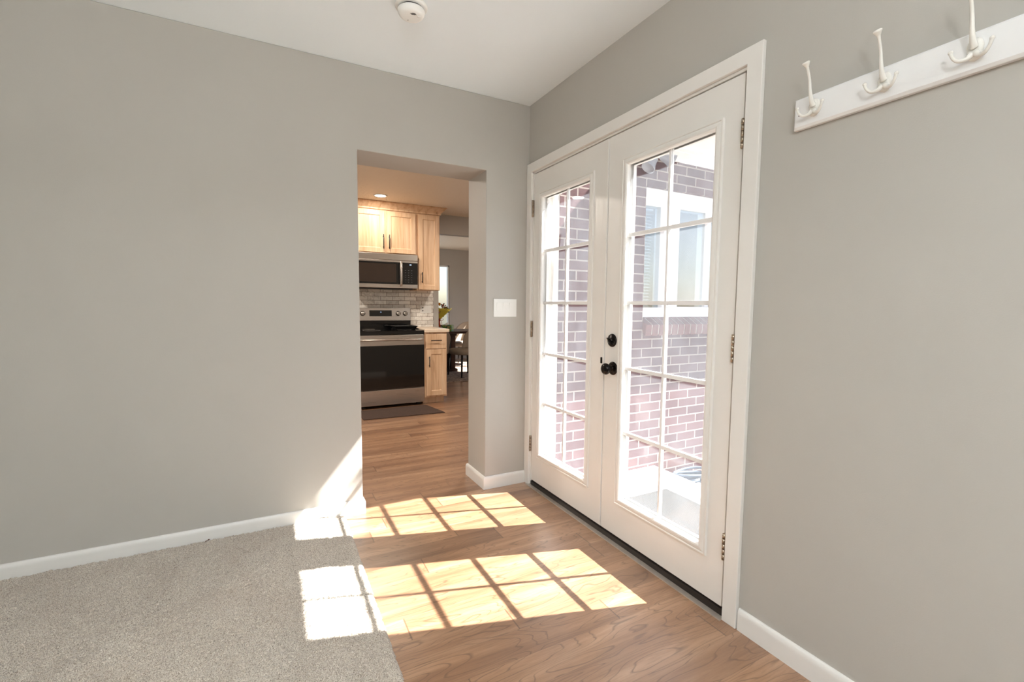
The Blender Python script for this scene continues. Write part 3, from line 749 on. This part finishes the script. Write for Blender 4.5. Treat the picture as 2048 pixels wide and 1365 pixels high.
# ------------------------------------------------------------------ dining room
def window_unit(name, axis, at, a, b, z0, z1, label, glassm='clear', mull=True, casing_w=.06, depth=.1, side=-1):
    """casing on the room side (side gives its sign along the wall normal)"""
    mb = MB()
    def bx(u0, u1, w0, w1, n0, n1):
        if axis == 'y': mb.box((u0,n0,w0),(u1,n1,w1))
        else: mb.box((n0,u0,w0),(n1,u1,w1))
    n0, n1 = (at-.015, at+depth*.9)
    for (u0,u1,w0,w1) in ((a,a+.035,z0,z1),(b-.035,b,z0,z1),(a,b,z0,z0+.035),(a,b,z1-.035,z1)): bx(u0,u1,w0,w1,at+.02,n1)
    if mull: bx((a+b)/2-.025,(a+b)/2+.025,z0,z1,at+.03,n1-.01)
    o = struct(name, mb, 'white', label, 'window', bevel=.002)
    g = MB()
    if axis == 'y': g.box((a+.02,at+.05,z0+.02),(b-.02,at+.056,z1-.02))
    else: g.box((at+.05,a+.02,z0+.02),(at+.056,b-.02,z1-.02))
    g.build('glass_pane', glassm, o); return o
window_unit('window_1', 'y', 7.0, WX0, WX1, WZ0, WZ1, 'bright white framed window in the dining room far wall')
window_unit('window_2', 'x', 3.0, 4.5, 6.1, 0.0, 2.05, 'tall glazed white patio window on the dining room right wall')
o = MB().box((-.2,4.06,.0),(2.7,6.4,.010)).build('area_rug', 'rug', bevel=.004, origin=(1.3,5.2,0)); tag(o, 'dark patterned rug under the dining table', 'rug')
tb = thing('dining_table', (1.0,5.35,0), 'dark espresso dining table on a panel pedestal behind the kitchen', 'table')
top = []
for k in range(48):
    a = 2*PI*k/48; ca, sa = math.cos(a), math.sin(a)
    top.append((1.0+.95*math.copysign(abs(ca)**.45, ca), 5.38+.46*math.copysign(abs(sa)**.45, sa)))
MB().prism(top, 'z', .705, .745).build('tabletop', 'espresso', tb, bevel=.004)
MB().box((.35,5.14,.655),(1.46,5.62,.7048)).build('apron', 'espresso', tb, bevel=.002)
for x in (.55, 1.36): MB().prism([(x,5.17),(x+.085,5.17),(x+.085,5.59),(x,5.59)], 'z', .05, .6545).build('pedestal', 'espresso', tb, bevel=.004)
MB().box((.42,5.12,.0102),(1.47,5.64,.055)).box((.6,5.33,.055),(1.37,5.41,.35)).build('pedestal_base', 'espresso', tb, bevel=.004)
def chair(name, loc, rz, label, fab='taupe', backm='beige'):
    t = thing('dining_chair', (0,0,0), label, 'chair', None)
    # local: seat faces +x, origin under seat centre
    seat = MB(); pts = []
    for k in range(40):
        a = 2*PI*k/40; ca, sa = math.cos(a), math.sin(a)
        pts.append((.235*math.copysign(abs(ca)**.5, ca), .245*math.copysign(abs(sa)**.5, sa)))
    n = len(pts); lv = [(.93,.370),(1,.385),(1.0,.430),(.97,.450),(.85,.462),(.5,.470),(.2,.472)]
    vs = [(p[0]*s, p[1]*s, z) for s, z in lv for p in pts]
    seat.add(vs, [(i*n+k, i*n+(k+1)%n, (i+1)*n+(k+1)%n, (i+1)*n+k) for i in range(len(lv)-1) for k in range(n)]+[tuple(reversed(range(n))), tuple(range((len(lv)-1)*n, len(lv)*n))], True)
    seat.build('seat', fab, t)
    # curved barrel back
    bk = MB(); A = 17; rows = 12; t_ = .038; grid = []
    for side in (0, 1):
        for r in range(rows):
            f = r/(rows-1); z = .40+.44*f
            for k in range(A):
                an = PI-1.12+2.24*k/(A-1); arm = abs(k-(A-1)/2)/((A-1)/2)
                zz = .40+(.46-.20*arm**2.2)*f
                R = .265+.03*f+(t_ if side else 0)
                grid.append((R*math.cos(an)*1.0+.02-.05*f, R*math.sin(an), zz))
    m = rows*A; fs = []
    for r in range(rows-1):
        for k in range(A-1):
            i = r*A+k; fs += [(i,i+1,i+A+1,i+A),(m+i,m+i+A,m+i+A+1,m+i+1)]
    for k in range(A-1):
        fs += [(k,m+k,m+k+1,k+1),((rows-1)*A+k,(rows-1)*A+k+1,m+(rows-1)*A+k+1,m+(rows-1)*A+k)]
    for r in range(rows-1):
        fs += [(r*A,(r+1)*A,m+(r+1)*A,m+r*A),(r*A+A-1,m+r*A+A-1,m+(r+1)*A+A-1,(r+1)*A+A-1)]
    bk.add(grid, fs, True); bk.build('backrest', backm, t, bevel=.008)
    for sx_, sy_ in ((1,1),(1,-1),(-1,1),(-1,-1)):
        MB().tube([(sx_*.185,sy_*.19,.372),(sx_*.205,sy_*.21,.0)], [.021,.013], 10).build('leg', 'blackwood', t)
    t.location = loc; t.rotation_euler = (0,0,rz); return t
chair('dining_chair', (1.40,4.60,.012), math.radians(192), 'taupe dining chair with beige curved back nearest the kitchen opening')
chair('dining_chair', (.80,4.62,.012), math.radians(85), 'grey dining chair partly hidden behind the base cabinet', 'taupe', 'taupe')
chair('dining_chair', (1.98,5.98,.012), math.radians(-125), 'beige dining chair on the far side of the dark table', 'taupe', 'beige')

# tissue box
tx = thing('tissue_box', (1.26,5.03,.7455), 'green leaf print tissue box on the dining table', 'tissue box')
def rbox(c, w, d, z0, z1, a):
    return MB().box((c[0]-w,c[1]-d,z0),(c[0]+w,c[1]+d,z1), a)
rbox((1.25,5.07), .10, .062, .7456, .858, math.radians(-38)).build('carton', 'boxprint', tx, bevel=.002, origin=(1.25,5.07,.7456))
ti = MB(); c = (1.22,5.07)
ti.add([(c[0]-.045,c[1]-.02,.858),(c[0]+.045,c[1]-.01,.858),(c[0]+.02,c[1]+.03,.858),(c[0]-.04,c[1]+.02,.858),(c[0]+.045,c[1],.902),(c[0]+.015,c[1]+.01,.872),(c[0]-.01,c[1],.880)],
       [(0,1,6),(1,4,6),(1,2,4),(2,5,4),(2,3,5),(3,0,6),(3,6,5),(5,6,4)])
ti.build('tissue', 'tissue', tx)
# bouquet
bq = thing('flower_bouquet', (1.12,5.16,.7455), 'bouquet of pink and amber flowers in yellow wrap on the table', 'flowers')
wr = MB(); ax = Vector((.34,-.10,.93)).normalized(); org = Vector((1.115,5.16,.955)); u = ax.cross(Vector((0,1,0))).normalized(); w = ax.cross(u)
N = 40; rings = []
for j in range(9):
    f = j/8; r = .028+.125*f**.9; row = []
    for k in range(N):
        a = 2*PI*k/N; rr_ = r*(1+.07*math.sin(6*a+f*2)*f); hgt = .20*f+.015*f*math.sin(5*a+.5)+.06*f*max(0, math.cos(a+PI))
        row.append(org+ax*hgt+(u*math.cos(a)+w*math.sin(a))*rr_)
    rings.append(row)
vs = [p for r in rings for p in r]
wr.add(vs, [(i*N+k, i*N+(k+1)%N, (i+1)*N+(k+1)%N, (i+1)*N+k) for i in range(8) for k in range(N)], True)
ow = wr.build('paper_wrap', 'yellow', bq, fix=False); sd = ow.modifiers.new('thick', 'SOLIDIFY'); sd.thickness = .003
rbn = MB().lathe([(.045,.7458),(.052,.80),(.040,.87),(.030,.945),(.034,.965)], (1.115,5.16,0), (0,0,1), 28)
rbn.v = [(p[0]+.006*math.sin(p[2]*80+math.atan2(p[1]-5.16,p[0]-1.115)*5), p[1]+.006*math.cos(p[2]*60), p[2]) for p in rbn.v]
rbn.build('foil_wrap', 'orange', bq)
bw = MB()
for s in (-1, 1):
    c = catmull([(1.13,5.10,.955),(1.13+s*.035,5.08,.975),(1.13+s*.055,5.08,.955),(1.13+s*.03,5.09,.94),(1.13,5.10,.95)], 5); bw.tube(c, (.010,.002), 8)
    c = catmull([(1.13,5.10,.95),(1.13+s*.02,5.08,.91),(1.13+s*.03,5.085,.86)], 5); bw.tube(c, (.009,.0015), 8)
bw.build('ribbon_bow', plain('red_orange_ribbon', (196,48,20), .3), bq)
lv = MB(); rnd = random.Random(5); cen = org+ax*.18
for k in range(90):
    d = Vector((rnd.gauss(0,1), rnd.gauss(0,1), rnd.gauss(0,.7))).normalized(); p = cen+d*rnd.uniform(.03,.115); q = d*.035; s_ = d.cross(Vector((rnd.random(),rnd.random(),rnd.random()))).normalized()*.013
    lv.add([p,p+q*.5+s_,p+q,p+q*.5-s_], [(0,1,2,3)])
lv.build('foliage', 'leaf', bq)
def flower(c, r, mat):
    mb = MB(); c = Vector(c); mb.ball(c, r*.5, 10, 6)
    for ring, (m_, rr_, tilt) in enumerate(((6,.62,.9),(8,.95,.45))):
        for k in range(m_):
            a = 2*PI*k/m_+ring*.4; d = Vector((math.cos(a), math.sin(a), tilt)).normalized(); t = Vector((-math.sin(a), math.cos(a), 0))
            b = c+d*r*.15; e = c+d*r*rr_; mb.add([b, b+(e-b)*.6+t*r*.34, e+Vector((0,0,r*.15)), b+(e-b)*.6-t*r*.34], [(0,1,2,3)])
    mb.build('flower', mat, bq)
for (dx, dy, dz, r, mt) in ((-.065,-.075,.265,.042,'amber'),(-.02,-.06,.275,.040,'amber'),(-.09,-.085,.18,.030,'pink'),(.035,-.085,.235,.032,'pink'),(.055,-.05,.262,.030,'pink'),(.085,-.085,.225,.030,'pink'),(-.035,-.115,.13,.028,'pink'),(.0,.02,.29,.03,'amber'),(-.10,.0,.24,.032,'pink')):
    flower((1.13+dx, 5.13+dy*.8, .945+dz), r, mt)

# ------------------------------------------------------------------ outside
WL, WR, WB, WT = .935, 2.25, 1.135, 2.10   # window hole in the brick wing
bw_ = MB().box((.18,-.10,-.6),(WL,.02,2.42)).box((WL,-.10,-.6),(WR,.02,1.06)).box((WL,-.10,WT),(WR,.02,2.42)).box((WR,-.10,-.6),(3.6,.02,2.42))
struct('wall_outside', bw_, 'brick', 'red brown brick wall outside the glass doors', 'brick wall')
struct('wall_kitchen_front', MB().box((.18,.02,-.1),(WL,T,2.43)).box((WL,.02,-.1),(WR,T,WB)).box((WL,.02,WT),(WR,T,2.43)).box((WR,.02,-.1),(3.1,T,2.43)), 'wall', 'inner side of the kitchen front wall around its window', 'wall')
struct('wall_outside_door', MB().box((.181,YB,-.6),(.26,-1.601,2.5)).box((.181,-1.601,2.12),(.26,-.101,2.5)), 'brick', 'brick face of the wall outside the glass doors', 'brick wall')
# rowlock sill, one course of tilted bricks
rk = MB(); mo = MB()
x = WL+.002
while x < WR-.02:
    a = [(-.135,1.000),(-.128,.995),(-.02,1.055),(-.02,1.134),(-.05,1.134),(-.142,1.078)]
    rk.prism(a, 'x', x, x+.057); x += .0683
rk.build('x', 'rowlock'); ro = bpy.data.objects['x']; ro.name = 'trim_5'; tag(ro, 'sloping brick sill course under the outside window', 'brick sill', None, 'structure')
md_ = ro.modifiers.new('bevel', 'BEVEL'); md_.width = .003; md_.segments = 2
mo.prism([(-.130,1.003),(-.02,1.058),(-.02,1.130),(-.05,1.130),(-.137,1.076)], 'x', WL+.003, WR-.003); mo.build('mortar_joints', 'mortar', ro)
# white window in the brick wing
wf = MB(); yF = -.055
for (x0, x1, z0_, z1_) in ((WL,WL+.022,WB,2.0),(WL,WR,1.985,2.099),(WL,WR,WB,1.205),(1.175,1.325,1.205,1.985),(1.655,1.70,1.205,1.985)):
    wf.box((x0,yF,z0_),(x1,.05,z1_))
wf.box((1.245,yF-.012,1.205),(1.325,yF+.01,1.985)).box((1.325,yF-.012,1.192),(1.70,yF+.01,1.215)).box((WL,yF-.018,2.085),(WR,yF,2.099)).box((WL,yF-.008,1.196),(1.19,yF,1.207))
w3 = struct('window_3', wf, 'sidingwhite', 'white framed sliding window in the brick wall outside', 'window', bevel=.003)
MB().box((WL+.01,-.012,1.20),(1.19,-.008,1.99)).box((1.30,-.030,1.20),(1.67,-.026,1.99)).box((1.69,-.012,1.20),(WR,-.008,1.99)).build('glass_pane', 'wglass', w3)
bl = MB()
for k in range(30):
    z = 1.215+k*.025
    bl.add([(.95,.075,z),(1.17,.075,z),(1.17,.097,z+.009),(.95,.097,z+.009),(.95,.075,z-.0012),(1.17,.075,z-.0012),(1.17,.097,z+.0078),(.95,.097,z+.0078)], [(0,1,2,3),(7,6,5,4),(0,4,5,1),(2,6,7,3),(0,3,7,4),(1,5,6,2)])
for xx in (1.0, 1.12): bl.box((xx-.0006,.085,1.21),(xx+.0006,.086,1.985))
bl.box((.945,.07,1.972),(1.175,.105,1.984))
o = bl.build('window_blind', 'sidingwhite', origin=(1.06,.085,1.21)); tag(o, 'white horizontal blind behind the left pane of the outside window', 'blind')
# frieze board, soffit, fascia, gutter
struct('trim_6', MB().box((.262,-.118,2.312),(3.6,-.101,2.41)).box((.262,-.128,2.385),(3.6,-.118,2.41)), 'sidingwhite', 'white frieze board on top of the outside brick wall', 'trim')
struct('trim_7', MB().box((.75,-.45,2.41),(3.6,.02,2.43)).box((.75,-.47,2.39),(3.6,-.45,2.56)).prism([(-.47,2.43),(-.56,2.45),(-.58,2.54),(-.47,2.54)], 'x', .75, 3.6), 'sidingwhite', 'white soffit and gutter of the eave above the outside window', 'eave')
# twin floodlight
fl = thing('flood_light', (.95,-.118,2.30), 'white twin head flood light on the brick wall near the eave', 'outdoor light')
MB().lathe([(.055,0),(.055,.012),(.045,.022),(.030,.030)], (.95,-.101,2.285), (0,-1,0), 28).build('mounting_plate', 'plastic', fl)
def head(b, d, nm):
    b = Vector(b); d = Vector(d).normalized()
    MB().lathe([(.0,-.002),(.018,0),(.026,.012),(.030,.040),(.036,.062),(.047,.085),(.050,.098),(.050,.104),(.045,.104),(.040,.090),(0,.086)], b, d, 28, cap=False).build(nm, 'flood', fl)
    MB().tube([Vector((.95,-.125,2.285)), (Vector((.95,-.125,2.285))+b)/2+Vector((0,-.01,.006)), b+d*.01], .009, 10).build('arm', 'plastic', fl)
head((.925,-.19,2.275), (-.62,.05,-.80), 'lamp_head')
head((.995,-.17,2.300), (.45,-.45,-.35), 'lamp_head')
# landing, doormat, paving
struct('floor_landing', MB().box((.19,-.73,-.12),(1.10,-.101,-.028)).box((.19,-2.6,-.12),(.93,-.733,-.028)).box((.19,-2.6,-.6),(.93,-.101,-.12)), 'concrete', 'pale concrete landing step outside the glass doors', 'landing', bevel=.006)
struct('ground', MB().box((.26,-9,-.66),(14,-.10,-.22)).box((3.6,-.1,-.66),(14,16,-.22)).box((-6,7.1,-.66),(3.6,16,-.22)), 'ground', 'grey paving outside the house', 'ground')
o = MB().box((.40,-1.25,-.0278),(.815,-.50,-.018)).build('door_mat', 'doormat', origin=(.6,-.85,-.0278), bevel=.004); tag(o, 'grey woven doormat on the landing outside the glass doors', 'doormat')
# coil of hose and pale bucket beside the landing
hs = MB(); pts = []
for k in range(200):
    a = k/200*2*PI*7; R_ = .125+.010*math.sin(a*.73)+.008*math.sin(k*.11); f = k/200
    pts.append((1.36+R_*1.25*math.cos(a), -.235+R_*math.sin(a)*.75, -.196+.12*f+.010*math.sin(a*1.7)))
hs.tube(pts, .011, 8)
o = hs.build('garden_hose', 'hose', origin=(1.36,-.235,-.22)); tag(o, 'coiled grey blue garden hose against the brick wall beyond the landing', 'hose')
bk = thing('plastic_bucket', (1.365,-.49,-.22), 'pale grey bucket with dark rim beyond the landing', 'bucket')
MB().lathe([(.10,0),(.105,.004),(.125,.15),(.121,.15),(.100,.010),(0,.010)], (1.365,-.49,-.2198), n=36, cap=False).build('pail', 'bucket', bk)
MB().lathe([(.126,.140),(.132,.145),(.132,.158),(.121,.158),(.121,.145)], (1.365,-.49,-.2198), n=36, cap=False).build('rim', plain('dark_grey_rim', (44,50,58), .4), bk)

# added fill lamps, unseen behind the viewer, to brighten the carpeted room
LX, LY = -1.8, -3.6
cl = thing('fill_ceiling_lamp', (LX,LY,H), 'added round flush ceiling fill lamp, unseen behind the viewer', 'ceiling light')
MB().lathe([(.19,0),(.19,-.03),(.17,-.035)], (LX,LY,H), n=40).build('housing', 'plastic', cl)
MB().lathe([(.168,-.034),(.155,-.06),(.10,-.078),(0,-.085)], (LX,LY,H), n=40, cap=False).build('diffuser', 'fillglow', cl)
FX, FY = -2.0, -3.85
ft = thing('fill_floor_lamp', (FX,FY,.019), 'added tall white uplighter fill lamp, unseen behind the viewer', 'lamp')
MB().lathe([(.14,.019),(.14,.03),(.13,.04),(.02,.045)], (FX,FY,0), n=36).build('base', 'plastic', ft)
MB().tube([(FX,FY,.045),(FX,FY,1.70)], .012, 14).build('pole', 'plastic', ft)
MB().lathe([(.02,1.70),(.08,1.72),(.15,1.80),(.152,1.80),(.145,1.80),(.07,1.73),(0,1.725)], (FX,FY,0), n=36, cap=False).build('lamp_shade', 'plastic', ft)

# ------------------------------------------------------------------ light
def area(name, loc, rot, size, power, col=(1,1,1), shape='RECTANGLE', sy=None, spread=None):
    l = bpy.data.lights.new(name, 'AREA'); l.energy = power; l.color = col; l.shape = shape; l.size = size
    if sy: l.size_y = sy
    if spread: l.spread = spread
    o = bpy.data.objects.new(name, l); COL.objects.link(o); o.location = loc; o.rotation_euler = rot; return o
sun = bpy.data.lights.new('sun', 'SUN'); sun.energy = 24.5; sun.angle = math.radians(.53); sun.color = (1,.99,.97)
so = bpy.data.objects.new('sun', sun); COL.objects.link(so)
sd_ = Vector((-.812,.247,-1)).normalized(); so.rotation_euler = sd_.to_track_quat('-Z', 'Y').to_euler(); so.location = (6,-2,8)
area('fill_light_down', (LX,LY,H-.10), (0,0,0), .36, 32, (.93,.97,1), 'DISK')  # downward fill added behind the viewer to brighten the walls
area('fill_light_up', (FX,FY,1.81), (PI,0,0), .22, 106, (.93,.97,1), 'DISK')  # upward fill added behind the viewer, bounced off the ceiling
area('recessed_lamp_light', (-.402,2.655,2.42), (0,0,0), .12, 8, (1,.90,.78), 'DISK')
area('recessed_lamp_light', (-1.5,1.6,2.42), (0,0,0), .12, 36, (1,.90,.79), 'DISK')
area('recessed_lamp_light', (.9,1.5,2.42), (0,0,0), .12, 24, (1,.91,.80), 'DISK')

W = bpy.data.worlds.new('sky'); SC.world = W; W.use_nodes = True; nt = W.node_tree; nt.nodes.clear()
wo = nt.nodes.new('ShaderNodeOutputWorld'); bgk = nt.nodes.new('ShaderNodeBackground'); sk = nt.nodes.new('ShaderNodeTexSky')
sk.sky_type = 'NISHITA'; sk.sun_disc = False; sk.sun_elevation = math.radians(49.7); sk.sun_rotation = math.radians(107); sk.air_density = 1.0; sk.dust_density = 1.0; sk.ozone_density = 1.0
nt.links.new(sk.outputs[0], bgk.inputs[0]); bgk.inputs[1].default_value = .2; nt.links.new(bgk.outputs[0], wo.inputs[0])

# ------------------------------------------------------------------ camera
cam = bpy.data.cameras.new('camera'); co = bpy.data.objects.new('camera', cam); COL.objects.link(co)
yaw, pit, rol, fpx = .4853, -.0773, .0090, 920.16
f = Vector((math.sin(yaw)*math.cos(pit), math.cos(yaw)*math.cos(pit), math.sin(pit))); r = Vector((math.cos(yaw), -math.sin(yaw), 0)); u = r.cross(f)
r2 = r*math.cos(rol)+u*math.sin(rol); u2 = r2.cross(f)
m = Matrix((( r2.x,u2.x,-f.x,-1.541),(r2.y,u2.y,-f.y,-2.6995),(r2.z,u2.z,-f.z,1.2139),(0,0,0,1)))
co.matrix_world = m
cam.sensor_width = 36; cam.lens = fpx/2048*36; cam.clip_start = .02; cam.clip_end = 100
SC.camera = co
SC.view_settings.view_transform = 'Standard'; SC.view_settings.look = 'None'; SC.view_settings.gamma = 1; SC.view_settings.exposure = .35
SC.view_settings.use_curve_mapping = False
SC.cycles.max_bounces = 10; SC.cycles.diffuse_bounces = 6; SC.cycles.glossy_bounces = 4; SC.cycles.transparent_max_bounces = 16
SC.cycles.sample_clamp_indirect = 8; SC.cycles.use_denoising = True
